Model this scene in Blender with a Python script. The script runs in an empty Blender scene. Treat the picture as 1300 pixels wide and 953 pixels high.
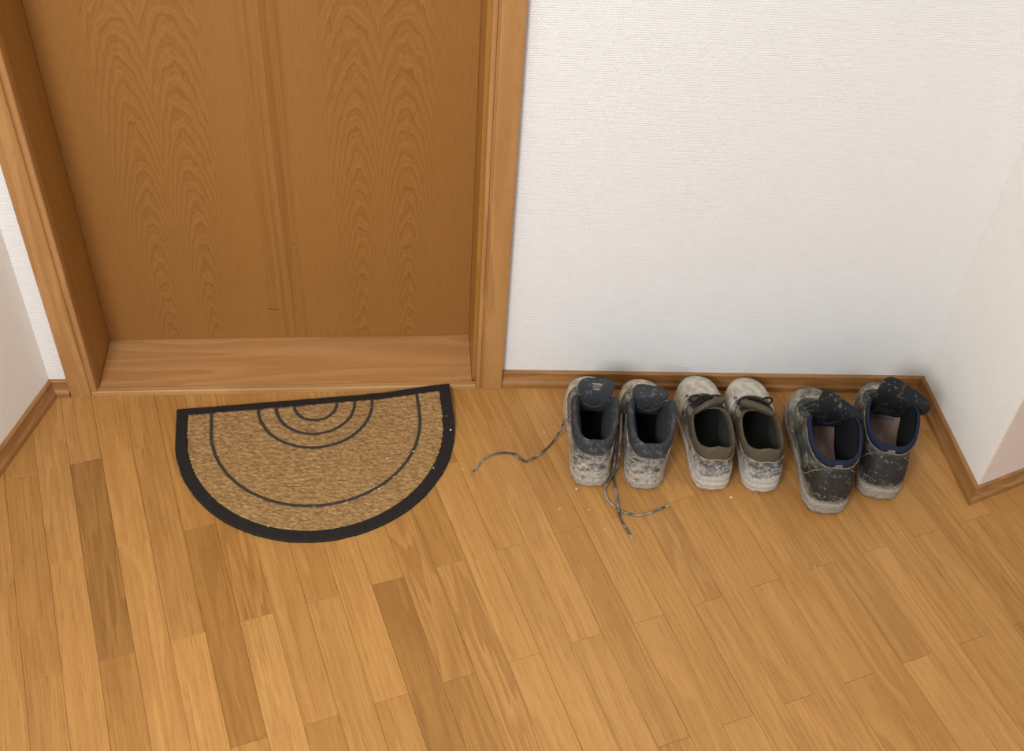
import bpy, bmesh, math, random
from mathutils import Vector, Matrix, noise as mnoise
random.seed(7)
sc = bpy.context.scene
col = sc.collection

# ------------------------------------------------------------------ camera, world, lights, exposure
cam_d = bpy.data.cameras.new('camera')
cam = bpy.data.objects.new('camera', cam_d); col.objects.link(cam); sc.camera = cam
CAM = Vector((-1.145, -1.867, 1.992))
rt = Vector((0.998194, -0.0298, 0.0521)).normalized()
fw = Vector((0.0578, 0.7114, -0.7003)).normalized()
rt = (rt - fw * rt.dot(fw)).normalized(); up = rt.cross(fw)
cam.matrix_world = Matrix(((rt.x, up.x, -fw.x, CAM.x), (rt.y, up.y, -fw.y, CAM.y), (rt.z, up.z, -fw.z, CAM.z), (0, 0, 0, 1)))
cam_d.sensor_width = 36; cam_d.lens = 36 * 1506.1 / 1300; cam_d.shift_y = -45 / 1300
cam_d.clip_start = .02

world = bpy.data.worlds.new('world'); sc.world = world; world.use_nodes = True
bg = world.node_tree.nodes['Background']
bg.inputs[0].default_value = (1.0, 0.985, 0.975, 1); bg.inputs[1].default_value = 0.64

def area(name, loc, target, size, power, color):
    d = bpy.data.lights.new(name, 'AREA'); d.shape = 'DISK'; d.size = size; d.energy = power; d.color = color
    o = bpy.data.objects.new(name, d); col.objects.link(o); o.location = loc
    o.rotation_euler = (Vector(target) - Vector(loc)).to_track_quat('-Z', 'Y').to_euler()
    return o
area('hall_lamp', (-2.05, -2.55, 2.1), (-1.0, -0.15, 0.3), 0.9, 64, (0.90, 0.965, 1.0))

sc.view_settings.view_transform = 'Standard'; sc.view_settings.look = 'None'
sc.view_settings.exposure = 0.0; sc.view_settings.gamma = 1.0; sc.view_settings.use_curve_mapping = False

# ------------------------------------------------------------------ helpers
def lin(r, g, b):
    f = lambda c: c / 255 / 12.92 if c / 255 <= .04045 else ((c / 255 + .055) / 1.055) ** 2.4
    return (f(r), f(g), f(b), 1)

def tag(o, label=None, cat=None, group=None, kind=None):
    if label: o['label'] = label
    if cat: o['category'] = cat
    if group: o['group'] = group
    if kind: o['kind'] = kind
    return o

def link(name, me, mat=None, parent=None, M=None, smooth=False):
    o = bpy.data.objects.new(name, me); col.objects.link(o)
    if mat and not me.materials: me.materials.append(mat)
    if parent: o.parent = parent
    if M is not None: o.matrix_local = M
    if smooth: me.polygons.foreach_set('use_smooth', [True] * len(me.polygons))
    return o

def mesh(name, v, f):
    me = bpy.data.meshes.new(name); me.from_pydata([tuple(p) for p in v], [], f); me.validate(); me.update()
    bm = bmesh.new(); bm.from_mesh(me); bmesh.ops.recalc_face_normals(bm, faces=bm.faces); bm.to_mesh(me); bm.free()
    return me

def empty(name, loc=(0, 0, 0), rz=0.):
    o = bpy.data.objects.new(name, None); col.objects.link(o); o.location = loc; o.rotation_euler = (0, 0, rz)
    o.empty_display_size = .05
    return o

def boxmesh(name, x0, x1, y0, y1, z0, z1, bev=0.):
    bm = bmesh.new(); bmesh.ops.create_cube(bm, size=1)
    for v in bm.verts: v.co = Vector(((x0 + x1) / 2 + v.co.x * (x1 - x0), (y0 + y1) / 2 + v.co.y * (y1 - y0), (z0 + z1) / 2 + v.co.z * (z1 - z0)))
    if bev: bmesh.ops.bevel(bm, geom=bm.edges[:], offset=bev, segments=2, affect='EDGES', profile=.5)
    me = bpy.data.meshes.new(name); bm.to_mesh(me); bm.free(); return me

def prism(name, pts, z0, z1):
    n = len(pts)
    v = [(p[0], p[1], z0) for p in pts] + [(p[0], p[1], z1) for p in pts]
    f = [tuple(range(n))[::-1], tuple(range(n, 2 * n))] + [(i, (i + 1) % n, n + (i + 1) % n, n + i) for i in range(n)]
    return mesh(name, v, f)

# ---- shader expression helper
class NT:
    def __init__(s, name):
        s.m = bpy.data.materials.new(name); s.m.use_nodes = True; s.t = s.m.node_tree; s.bsdf = s.t.nodes['Principled BSDF']
    def n(s, typ, **kw):
        nd = s.t.nodes.new(typ)
        for k, v in kw.items(): setattr(nd, k, v)
        return nd
    def put(s, sock, v):
        if isinstance(v, X): s.t.links.new(v.s, sock)
        elif hasattr(v, 'is_output'): s.t.links.new(v, sock)
        else: sock.default_value = v
    def math(s, op, a, b=0., c=0.):
        nd = s.n('ShaderNodeMath', operation=op)
        for i, v in enumerate((a, b, c)): s.put(nd.inputs[i], v)
        return X(s, nd.outputs[0])
    def coord(s, which='Object'):
        return X(s, s.n('ShaderNodeTexCoord').outputs[which])
    def sep(s, v):
        nd = s.n('ShaderNodeSeparateXYZ'); s.put(nd.inputs[0], v); return [X(s, o) for o in nd.outputs]
    def vec(s, x, y, z):
        nd = s.n('ShaderNodeCombineXYZ')
        for i, v in enumerate((x, y, z)): s.put(nd.inputs[i], v)
        return X(s, nd.outputs[0])
    def noise(s, v, scale=1., detail=2., rough=.5, dist=0.):
        nd = s.n('ShaderNodeTexNoise'); s.put(nd.inputs['Vector'], v); nd.inputs['Scale'].default_value = scale
        nd.inputs['Detail'].default_value = detail; nd.inputs['Roughness'].default_value = rough; nd.inputs['Distortion'].default_value = dist
        return X(s, nd.outputs[0])
    def voronoi(s, v, scale, feature='F1'):
        nd = s.n('ShaderNodeTexVoronoi', feature=feature); s.put(nd.inputs['Vector'], v); nd.inputs['Scale'].default_value = scale
        return X(s, nd.outputs['Distance'])
    def ramp(s, v, lo, hi):            # smooth 0..1
        nd = s.n('ShaderNodeMapRange', interpolation_type='SMOOTHSTEP'); s.put(nd.inputs[0], v)
        s.put(nd.inputs[1], lo); s.put(nd.inputs[2], hi); return X(s, nd.outputs[0])
    def mix(s, f, a, b, mode='MIX'):
        nd = s.n('ShaderNodeMix', data_type='RGBA', blend_type=mode); s.put(nd.inputs[0], f)
        s.put(nd.inputs[6], a); s.put(nd.inputs[7], b); return X(s, nd.outputs[2])
    def bump(s, h, strength, dist, prev=None):
        nd = s.n('ShaderNodeBump'); nd.inputs['Strength'].default_value = strength; nd.inputs['Distance'].default_value = dist
        s.put(nd.inputs['Height'], h)
        if prev is not None: s.put(nd.inputs['Normal'], prev)
        return X(s, nd.outputs[0])
    def done(s, color, rough=.6, normal=None, spec=.5, coat=0.):
        s.put(s.bsdf.inputs['Base Color'], color); s.put(s.bsdf.inputs['Roughness'], rough)
        s.bsdf.inputs['Specular IOR Level'].default_value = spec
        if coat: s.bsdf.inputs['Coat Weight'].default_value = coat; s.bsdf.inputs['Coat Roughness'].default_value = .25
        if normal is not None: s.put(s.bsdf.inputs['Normal'], normal)
        return s.m
class X:
    def __init__(s, t, sock): s.t = t; s.s = sock
    def __add__(s, o): return s.t.math('ADD', s, o)
    __radd__ = __add__
    def __sub__(s, o): return s.t.math('SUBTRACT', s, o)
    def __rsub__(s, o): return s.t.math('SUBTRACT', o, s)
    def __mul__(s, o): return s.t.math('MULTIPLY', s, o)
    __rmul__ = __mul__
    def abs(s): return s.t.math('ABSOLUTE', s)
    def fract(s): return s.t.math('FRACT', s)
    def sin(s): return s.t.math('SINE', s)
    def sqrt(s): return s.t.math('SQRT', s)
    def pow(s, e): return s.t.math('POWER', s, e)

# ------------------------------------------------------------------ materials
def wood(name, c_lo, c_hi, axis='z', rough=.38, rings=7., stretch=14., amp=1., seed=0., bumpk=.15):
    """oak with figure contours running along one object axis"""
    t = NT(name); x, y, z = t.sep(t.coord())
    al, a, b = {'z': (z, x, y), 'x': (x, z, y), 'y': (y, x, z)}[axis]
    v = t.vec(a * stretch + seed, b * stretch, al * 1.1)
    n = t.noise(v, 1., 2., .45, .15)
    ring = (n * rings).fract()
    fig = t.ramp(ring, .0, .75) - t.ramp(ring, .86, 1.)
    pores = t.noise(t.vec(a * 700., b * 700., al * 22.), 1., 2., .6)
    pore = t.ramp(pores, .52, .7)
    blot = t.noise(t.vec(a * 9., b * 9., al * 1.6), 1., 2.)
    c = t.mix(fig * (.55 * amp) + blot * .5, c_hi, c_lo)
    c = t.mix(pore * .32 * amp, c, tuple(q * .55 for q in c_lo[:3]) + (1,))
    return t.done(c, rough, t.bump(pore * -1., bumpk, .0004), .4)

M_casing = wood('oak_casing', lin(164, 116, 66), lin(186, 138, 86), 'z', rings=5)
M_jamb = wood('oak_jamb', lin(156, 109, 48), lin(170, 122, 57), 'z', rings=5, seed=3.1)
M_sill = wood('oak_sill', lin(182, 129, 78), lin(204, 152, 97), 'x', rings=8, seed=5.)
M_strip = wood('oak_strip', lin(174, 128, 76), lin(198, 152, 98), 'x', rings=6, seed=9.)
M_base_x = wood('oak_baseboard_x', lin(140, 96, 52), lin(172, 124, 74), 'x', rings=7, seed=2.)
M_base_y = wood('oak_baseboard_y', lin(140, 96, 52), lin(170, 122, 72), 'y', rings=7, seed=4.)

def leaf_material():
    t = NT('oak_veneer_leaf'); x, y, z = t.sep(t.coord())
    warp = t.noise(t.vec(x * 16., 0., z * 3.5), 1., 3., .5) - .5
    warp2 = t.noise(t.vec(x * 60., 3., z * 22.), 1., 2., .5) - .5
    def flames(axis, u0):
        u = (x - axis).abs(); d = u - u0 + warp * .012
        g = t.math('EXPONENT', d * d * -1. * (1 / (.078 ** 2)))
        ph = (z - .95) * (g * 19. + 1.) + (d * d + .0008).sqrt() * 30. + t.math('MAXIMUM', d.abs() - .055, 0.) * 190. + warp * 1.8 + warp2 * g * 1.1
        return ph, g
    p1, g1 = flames(-.704, .049); p2, g2 = flames(-.262, .052)
    side = t.ramp(x, -.4835, -.4825)
    ph = p1 * (1. - side) + p2 * side; g = g1 * (1. - side) + g2 * side
    r = ph.fract()
    r2 = (ph * 2.63).fract()
    fig = (t.ramp(r, .3, .88) - t.ramp(r, .88, 1.)) * .6 + (t.ramp(r2, .2, .8) - t.ramp(r2, .8, 1.)) * .5
    # straight quarter-sawn strip between the two flame pairs
    st = t.ramp((x + .484).abs() * -1., -.05, -.035)
    stn = t.noise(t.vec(x * 90., 1., z * .8), 1., 3., .6)
    fig = fig * (1. - st) * (g * .6 + .4) + st * t.ramp(stn, .35, .7)
    pores = t.noise(t.vec(x * 650., 1., z * 20.), 1., 2., .6); pore = t.ramp(pores, .5, .7)
    blot = t.noise(t.vec(x * 3., 0., z * 1.5), 1., 2.)
    c = t.mix(fig * .58 + blot * .3, lin(162, 112, 57), lin(130, 84, 37))
    c = t.mix(pore * .35, c, lin(112, 70, 30))
    return t.done(c, .42, t.bump(pore * -1., .12, .0004), .35)
M_leaf = leaf_material()

def plank_material(name, stuff=False):
    t = NT(name); x, y, z = t.sep(t.coord())
    if stuff:
        rnd = X(t, t.n('ShaderNodeNewGeometry').outputs['Random Per Island'])
        base = t.mix(rnd, lin(172, 122, 66), lin(202, 152, 88)); fg = rnd
    else:
        oi = t.n('ShaderNodeObjectInfo'); rnd = X(t, oi.outputs['Random']); base = X(t, oi.outputs['Color']); fg = X(t, oi.outputs['Alpha'])
    n = t.noise(t.vec(x * 17. + rnd * 57., rnd * 31., y * 1.9 + rnd * 13.), 1., 2.5, .5, .25)
    r = (n * (3. + fg * 7.)).fract()
    fig = t.ramp(r, .0, .8) - t.ramp(r, .86, 1.)
    fine = t.noise(t.vec(x * 190. + rnd * 91., rnd * 7., y * 3.2), 1., 3.5, .66)
    pores = t.noise(t.vec(x * 620., rnd * 40., y * 18.), 1., 2., .6); pore = t.ramp(pores, .54, .72)
    c = t.mix(fig * (.2 + fg * .36), base, t.mix(1., base, (.58, .50, .42, 1), 'MULTIPLY'))
    c = t.mix(t.ramp(fine, .42, .72) * .62, c, t.mix(1., base, (.66, .58, .48, 1), 'MULTIPLY'))
    c = t.mix(pore * .5, c, t.mix(1., base, (.42, .34, .25, 1), 'MULTIPLY'))
    wear = t.noise(t.vec(x * 30., rnd * 5., y * 30.), 1., 3.)
    return t.done(c, wear * .18 + .34, t.bump(pore * -1., .12, .0003), .38)
M_plank = plank_material('parquet_oak'); M_plank_far = plank_material('parquet_oak_rest', True)

def wallpaper(name, c, rot=0.):
    t = NT(name)
    mp = t.n('ShaderNodeMapping'); t.put(mp.inputs[0], t.coord()); mp.inputs['Rotation'].default_value = (0, 0, rot)
    x, y, z = t.sep(X(t, mp.outputs[0]))
    br = t.n('ShaderNodeTexBrick'); br.offset = .5; br.inputs['Scale'].default_value = 1.
    wob = t.noise(t.vec(x * 60., 0., z * 60.), 1., 2.) - .5
    t.put(br.inputs['Vector'], t.vec(x + wob * .005, z + wob * .0026, 0.))
    br.inputs['Color1'].default_value = (1, 1, 1, 1); br.inputs['Color2'].default_value = (.55, .55, .55, 1); br.inputs['Mortar'].default_value = (0, 0, 0, 1)
    br.inputs['Mortar Size'].default_value = .0013; br.inputs['Mortar Smooth'].default_value = 1.
    br.inputs['Brick Width'].default_value = .0088; br.inputs['Row Height'].default_value = .0048
    fib = t.noise(t.vec(x * 260., y * 260., z * 520.), 1., 2., .6)
    h = X(t, br.outputs['Color']) * .8 + fib * .7
    return t.done(c, .85, t.bump(h, .75, .0014), .2)
M_wall = wallpaper('woven_wallpaper', lin(237, 234, 232))
M_wall_r = wallpaper('woven_wallpaper_side', lin(240, 236, 230), -math.pi / 2)
M_wall_bounce_tint = wallpaper('woven_wallpaper_bounce_tint', lin(232, 214, 203))  # pinkish warm bounce light painted into the return's paper colour

def plain(name, c, rough=.7, bumpk=0., bscale=300., spec=.3):
    t = NT(name)
    if bumpk:
        n = t.noise(t.coord(), bscale, 3., .6)
        cc = t.mix(n, tuple(q * .75 for q in c[:3]) + (1,), tuple(min(1, q * 1.2) for q in c[:3]) + (1,))
        return t.done(cc, rough, t.bump(n, bumpk, .001), spec)
    return t.done(c, rough, None, spec)
M_sub = plain('subfloor_dark', lin(62, 38, 18), .9, .2)

# ------------------------------------------------------------------ floor: every strip of parquet is a part
W = .065; LEN = 7.56 * W; GAP = .0004
PO = Vector((-1.89258, -.74716, 0)); PANG = math.atan2(.32326, .94631)
Mp = Matrix.Translation(PO) @ Matrix.Rotation(PANG, 4, 'Z')       # local x across the strips, y along them
def plank_geo(x0, y0, bev=.0004, th=.012):
    a, b, c, d = x0 + GAP / 2, x0 + W - GAP / 2, y0 + GAP / 2, y0 + LEN - GAP / 2
    v = []
    for (i, z) in ((0, -th), (0, -bev), (bev, 0)): v += [(a + i, c + i, z), (b - i, c + i, z), (b - i, d - i, z), (a + i, d - i, z)]
    f = [(8, 9, 10, 11), (3, 2, 1, 0)]
    for k in (0, 4): f += [(k + i, k + (i + 1) % 4, k + 4 + (i + 1) % 4, k + 4 + i) for i in range(4)]
    return v, f
floor = link('floor', boxmesh('floor', -4.5, 3.2, -4.6, .35, -.06, -.0125), M_sub); tag(floor, kind='structure')
tone_of = {(0, 0): (-.25, .2), (1, -1): (.1, .1), (1, 0): (.05, .5), (2, 0): (-.95, .7), (2, 1): (-.1, .2), (3, 0): (.45, .15), (3, -1): (.5, .3), (4, 0): (.0, .2),
    (4, -1): (.55, .1), (5, -1): (-.75, .3), (5, 0): (.1, .1), (6, 0): (-.05, .9), (6, -1): (.65, .25), (7, -1): (.25, .1), (7, 0): (.1, .1), (8, 0): (.05, .1), (8, -1): (.2, .15),
    (9, -1): (.45, .1), (9, 0): (.2, .1), (10, 0): (.4, .05), (10, -1): (-.8, .3), (11, -1): (.15, .95), (11, 0): (.1, .1), (12, -1): (.3, 1.), (12, 0): (-.25, .2),
    (13, -1): (.45, .1), (13, -2): (.4, .1), (14, -1): (.35, .1), (14, 0): (.15, .1), (15, -1): (.5, .15), (15, -2): (.3, .2), (16, -1): (-.05, .15), (16, 0): (-.15, .15),
    (17, -1): (.2, .1), (17, -2): (.2, .2), (18, -1): (.0, .2), (18, 0): (-.05, .1), (19, -1): (-.1, .6), (19, -2): (.1, .2), (20, -1): (.05, .15), (21, -1): (.05, .1), (21, -2): (.2, .1),
    (22, -1): (.2, .15), (23, -2): (.0, .4), (23, -1): (-.2, .3), (24, -1): (-.15, .5), (25, -2): (.25, .1), (25, -1): (.0, .1), (26, -1): (-.1, .2), (27, -2): (.1, .1), (28, -1): (-.25, .4), (29, -2): (.0, .3)}
rest_v, rest_f = [], []
proto = None; rr = random.Random(11); cands = []
for c in range(-45, 75):
    for k in range(-12, 8):
        y0 = LEN * (k + (.5 if c % 2 else 0)); ctr = Mp @ Vector(((c + .5) * W, y0 + LEN / 2, 0))
        if not (-4.4 < ctr.x < 3.1 and -4.4 < ctr.y < .3): continue
        near = (-2.25 < ctr.x < .55 and -1.5 < ctr.y < .16)
        cands.append((near, c, k, y0))
npl = 0
for near, c, k, y0 in cands:
    if near:
        if proto is None:
            v, f = plank_geo(-W / 2, 0); proto = mesh('plank', v, f); proto.materials.append(M_plank)
        o = bpy.data.objects.new('plank', proto); col.objects.link(o); o.parent = floor
        o.matrix_local = Mp @ Matrix.Translation(((c + .5) * W, y0, rr.uniform(-.0002, .0001)))
        tn, fg = tone_of.get((c, k), (rr.uniform(-.4, .4), rr.choice((.1, .1, .2, .5))))
        tn += rr.uniform(-.08, .08)
        m = 1 + .26 * tn
        bc = lin(189, 137, 74); hue = rr.uniform(-.04, .04)
        o.color = (bc[0] * m, bc[1] * m * (1 + .10 * tn * .5 + hue * .3), bc[2] * m * (1 + .16 * tn + hue), fg); npl += 1
    else:
        v, f = plank_geo(c * W, y0); b = len(rest_v); rest_v += v; rest_f += [tuple(i + b for i in q) for q in f]
rest = link('plank_rest', mesh('plank_rest', rest_v, rest_f), M_plank_far, floor, Mp); tag(rest, kind='stuff')

# ------------------------------------------------------------------ walls and door
WH = 2.6
DA = math.radians(2.56); DO = Vector((-1.009, -.004, 0))
Md = Matrix.Translation(DO) @ Matrix.Rotation(DA, 4, 'Z')           # door frame: x along wall, y into wall
def dl(x, y): p = Md @ Vector((x, y, 0)); return (p.x, p.y)
CW = .963; WY = .014                                               # casing span, wall surface behind casing front
Lc = Vector((-2.0125, -.0345, 0)); Ld = Vector((-.266, -.964, 0)).normalized(); Ln = Vector((.964, -.266, 0)).normalized()
Lend = Lc + Ld * 3.4
tag(link('wall_back', prism('wall_back', [(-1.030, .0155), (-.0235, .0155), (.14, .0155), (.14, .14), (-1.030, .14)], 0, WH), M_wall), kind='structure')
# door wall: left strip, lintel above
tag(link('wall_door_side', prism('wall_door_side', [dl(-1.10, WY), dl(-.935, WY), dl(-.935, .26), dl(-1.10, .26)], 0, WH), M_wall), kind='structure')
tag(link('wall_door_top', prism('wall_door_top', [dl(-.934, WY), dl(-.0245, WY), dl(-.0245, .14), dl(-.934, .26)], 2.04, WH), M_wall), kind='structure')
tag(link('wall_right', prism('wall_right', [(-.0235, .0150), (.0035, -.305), (.14, -.305 + .1365 * .42), (.14, .0150)], 0, WH), M_wall_r), kind='structure')
R5 = Vector((.0035, -.305, 0)); Rd = Vector((.92, .39, 0)).normalized(); Rn = Vector((.39, -.92, 0)).normalized()
# a thin skin of bounce-tinted paper on the return, in front of the corner
wr = link('wall_return', prism('wall_return', [(0, -.0), (2.6, -.0), (2.6, .12), (.142, .12), (.140, .003), (0, .003)], 0, WH), M_wall_bounce_tint,
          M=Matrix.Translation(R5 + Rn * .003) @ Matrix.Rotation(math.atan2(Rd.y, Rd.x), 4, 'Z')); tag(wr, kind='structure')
wlft = link('wall_left', prism('wall_left', [(0, 0), (3.4, 0), (3.4, -.12), (0, -.12)], 0, WH), wallpaper('woven_wallpaper_left2', lin(247, 241, 233)),
            M=Matrix.Translation(Lc) @ Matrix.Rotation(math.atan2(Ld.y, Ld.x), 4, 'Z')); tag(wlft, kind='structure')

# skirting profile (distance from wall, height)
PROF = [(0, 0), (.0158, 0), (.0160, .008), (.0158, .0115), (.0145, .0145), (.0118, .0165), (.0098, .0195), (.0083, .025), (.0072, .031), (.0072, .0365), (.0078, .0385), (.0076, .0412), (.0062, .0432), (.0042, .044), (0, .044)]
def skirting(name, a, b, na, nb, mat):
    """a,b wall points; na,nb mitre vectors per unit distance from the wall"""
    v, f = [], []; n = len(PROF)
    for P, m in ((a, na), (b, nb)):
        for d, z in PROF: q = P + m * d; v.append((q.x, q.y, z))
    f = [(i, (i + 1) % n, n + (i + 1) % n, n + i) for i in range(n)] + [tuple(range(n))[::-1], tuple(range(n, 2 * n))]
    o = link(name, mesh(name, v, f), mat); tag(o, kind='structure'); return o
def mitre(n1, n2): s = n1 + n2; return s / (s.dot(n1))
nb = Vector((0, -1, 0)); nr = Vector((-.9965, -.0841, 0)); nd = (Md.to_3x3() @ Vector((0, -1, 0)))
B = lambda x, y: Vector((x, y, 0))
eps = .0004
skirting('baseboard_back', B(-1.0085, .0152), B(-.0237, .0152), nb, mitre(nb, nr), M_base_x)
skirting('baseboard_right', B(-.0237, .0152 - eps), B(.0033, -.3055), mitre(nb, nr), mitre(nr, Rn), M_base_y)
skirting('baseboard_return', B(.0033, -.3060) , B(.0033, -.3060) + Rd * 2.6, mitre(nr, Rn), Rn, M_base_x)
p_in = Vector((*dl(-CW - .0005, WY - .0002), 0))
skirting('baseboard_left', Lc + Ln * .0003 + Ld * .0003, Lc + Ld * 3.3 + Ln * .0003, mitre(nd, Ln), Ln, M_base_y)
skirting('baseboard_left_end', Lc + (p_in - Lc) * .01 + nd * .0003, p_in, mitre(nd, Ln), nd, M_base_x)

door = empty('door_1'); door.matrix_world = Md; tag(door, kind='structure')
DH = 2.0
def dbox(name, x0, x1, y0, y1, z0, z1, mat, bev=.0015): return link(name, boxmesh(name, x0, x1, y0, y1, z0, z1, bev), mat, door)
def casing(name, sign, xo):
    """xo outer edge; profile runs inward: rounded face, groove, slim inner lip"""
    pf = [(0, WY), (0, .003), (.0012, .0008), (.004, 0), (.040, -.0005), (.0440, .0012), (.0455, .0045), (.0470, .0060), (.0490, .0060), (.0500, .0040), (.0510, .0018), (.0545, .0010), (.0580, .0016), (.0595, .0035), (.0600, .007), (.0600, WY + .010), (0.002, WY)]
    pts = [(xo + sign * d, y) for d, y in pf[:-1]]
    return link(name, prism(name, pts, 0.0005, DH + .045), M_casing, door)
casing('casing', 1, -CW); casing('casing', -1, 0)
# head casing, profile turned
hp = [(DH - .015, .006), (DH - .015, .002), (DH - .01, 0), (DH + .04, 0), (DH + .0448, .003), (DH + .0448, .0135), (DH - .015, .0135)]
v = [(-.90, y, z) for z, y in hp] + [(-.063, y, z) for z, y in hp]; n = len(hp)
link('casing', mesh('casing_head', v, [(i, (i + 1) % n, n + (i + 1) % n, n + i) for i in range(n)] + [tuple(range(n)), tuple(range(n, 2 * n))]), M_casing, door)
dbox('jamb', -.932, -.9035, .0245, .205, .0005, DH + .02, M_jamb, .0008)
dbox('jamb', -.0675, -.026, .0245, .205, .0005, DH + .02, M_jamb, .0008)
dbox('sill', -.9030, -.0680, .0135, .235, .0005, .0110, M_sill, .0008)
# front nosing strip with a bevelled top
sp = [(.0002, .0005), (.0002, .0115), (.0020, .0142), (.0128, .0142), (.0132, .0120), (.0132, .0005)]
v = [(-.9155, y, z) for y, z in sp] + [(-.0485 - .012, y, z) for y, z in sp]; n = len(sp)
link('threshold_strip', mesh('threshold_strip', v, [(i, (i + 1) % n, n + (i + 1) % n, n + i) for i in range(n)] + [tuple(range(n)), tuple(range(n, 2 * n))]), M_strip, door)
leaf = dbox('door_leaf', -.9034, -.0676, .1660, .2040, .0135, DH + .015, M_leaf, .0012)
# small scratches and dents seen on the leaf and lip
M_scr = plain('scratch_dark', lin(70, 42, 18), .8)
for (x0, z0, ln, tilt) in ((-.52, .105, .030, .12), (-.46, .30, .008, .1), (-.60, .32, .004, .8)):
    s = boxmesh('scratch', -ln / 2, ln / 2, -.0003, .0006, -.0005, .0005); link('scratch', s, M_scr, leaf, Matrix.Translation((x0, .1660, z0)) @ Matrix.Rotation(tilt, 4, 'Y'))

# ------------------------------------------------------------------ door mat
def mat_outline(hw, depth, n=40, inset_top=0.):
    """straight top edge at y=-inset_top, straight sides, round bottom; listed from top left counter-clockwise"""
    rad = hw; ys = -(depth - rad); pts = [(-hw, -inset_top)]
    pts += [(-hw, -inset_top + (ys + inset_top) * k / 4) for k in range(1, 4)]
    pts += [(-rad * math.cos(a), ys - rad * math.sin(a)) for a in [math.pi * k / n for k in range(n + 1)]]
    pts += [(hw, ys + (-inset_top - ys) * k / 4) for k in range(1, 4)] + [(hw, -inset_top)]
    return pts
MAT_L = Vector((-1.731, -.086, 0)); MAT_R = Vector((-1.1305, -.007, 0))
mo = (MAT_L + MAT_R) / 2; mrz = math.atan2((MAT_R - MAT_L).y, (MAT_R - MAT_L).x)
HWM = (MAT_R - MAT_L).length / 2; DM = .392
mat = empty('doormat', (mo.x, mo.y, 0), mrz)
tag(mat, 'half-round tan coir doormat with black border and arc pattern before the door', 'doormat')
def lift(x, y):
    """the corner by the door frame rides up onto the threshold"""
    d = max(0., 1 - math.hypot(x - HWM, y) / .17); return .0125 * d * d * (3 - 2 * d)
def matmesh(name, v, f):
    return mesh(name, [(x, y, z + lift(x, y)) for x, y, z in v], f)
def ribbon(name, outer, inner, z0, z1, closed=False, edge=.0015, ragged=0.):
    n = len(outer); v, f = [], []; rg = random.Random(3)
    for o_, i_ in zip(outer, inner):
        o_ = Vector(o_); i_ = Vector(i_); d = (i_ - o_); d = d.normalized() if d.length else d
        j = rg.uniform(-ragged, ragged)
        for p, z in ((o_ + d * j, z0), (o_ + d * j, z1 - edge), (o_ + d * (edge + j), z1), (i_ - d * edge, z1), (i_, z1 - edge), (i_, z0)): v.append((p.x, p.y, z))
    m = 6
    rng = range(n) if closed else range(n - 1)
    for k in rng:
        a, b = k * m, ((k + 1) % n) * m
        f += [(a + q, a + (q + 1) % m, b + (q + 1) % m, b + q) for q in range(m)]
    if not closed: f += [tuple(range(m)), tuple(range((n - 1) * m, n * m))[::-1]]
    return matmesh(name, v, f)
M_rubber = (lambda t: t.done(t.mix(t.ramp(t.noise(t.coord(), 240., 3., .7), .62, .74), lin(36, 32, 30), lin(92, 84, 76)), .8, t.bump(t.noise(t.coord(), 420., 3.), .5, .002), .3))(NT('black_rubber'))
def coir_material():
    t = NT('coir'); x, y, z = t.sep(t.coord())
    n = t.noise(t.vec(x * 110. - y * 35., y * 300. + x * 90., z * 100.), 1., 4., .65, .5)
    n2 = t.noise(t.coord(), 12., 2.)
    c = t.mix(t.ramp(n, .3, .7), lin(120, 89, 50), lin(202, 163, 112)); c = t.mix(n2 * .3, c, lin(158, 120, 74))
    return t.done(c, .95, t.bump(n, .8, .003), .1)
M_coir = coir_material()
M_line = plain('charcoal_print', lin(66, 58, 52), .9, .6, 500.)
oo = mat_outline(HWM, DM)
oi = mat_outline(HWM - .0255, DM - .0265, 40, .0195)
def closed_top(o): return o + [(o[-1][0] + (o[0][0] - o[-1][0]) * k / 24, o[0][1]) for k in range(1, 24)]
link('border', ribbon('border', closed_top(oo), closed_top(oi), .0005, .0072, True, ragged=.0007), M_rubber, mat)
# coir field: fine grid with real tufts, clipped to the inner outline
def inside(x, y, hw, dep, top):
    if y > -top or abs(x) > hw: return False
    ys = -(dep - hw); return y > ys or math.hypot(x, y - ys) < hw
st = .0034; hw_, dp_ = HWM - .024, DM - .025
nx, ny = int(2 * hw_ / st) + 2, int(dp_ / st) + 2; vid = {}; v, f = [], []
def tuft(x, y):
    u_, w_ = x * .95 - y * .3, y * .95 + x * .3
    a = mnoise.noise(Vector((u_ * 75, w_ * 190, 0))); b = mnoise.noise(Vector((x * 300, y * 300, 4)))
    c_ = math.sin(x * 330 + 2.4 * mnoise.noise(Vector((x * 30, y * 30, 9)))) * math.sin(y * 560 + (int(x * 105) % 2) * 3.1)
    return .0060 + .0022 * a + .0005 * b + .0007 * c_
for i in range(nx):
    for j in range(ny):
        x, y = -hw_ + i * st, -.018 - j * st
        if inside(x, y, hw_, dp_, .0175): vid[i, j] = len(v); v.append((x, y, tuft(x, y)))
for (i, j) in list(vid):
    q = [(i, j), (i + 1, j), (i + 1, j + 1), (i, j + 1)]
    if all(k in vid for k in q): f.append(tuple(vid[k] for k in q))
me = matmesh('coir_field', v, f); bm = bmesh.new(); bm.from_mesh(me)
r_ = bmesh.ops.extrude_edge_only(bm, edges=[e for e in bm.edges if e.is_boundary])
for g in r_['geom']:
    if isinstance(g, bmesh.types.BMVert): g.co.z = .001 + lift(g.co.x, g.co.y)
bm.to_mesh(me); bm.free()
field = link('coir_field', me, M_coir, mat, smooth=True)
def arc(r, yc, n=30): return [(-r * math.cos(math.pi * k / n), yc - r * math.sin(math.pi * k / n)) for k in range(n + 1)]
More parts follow.
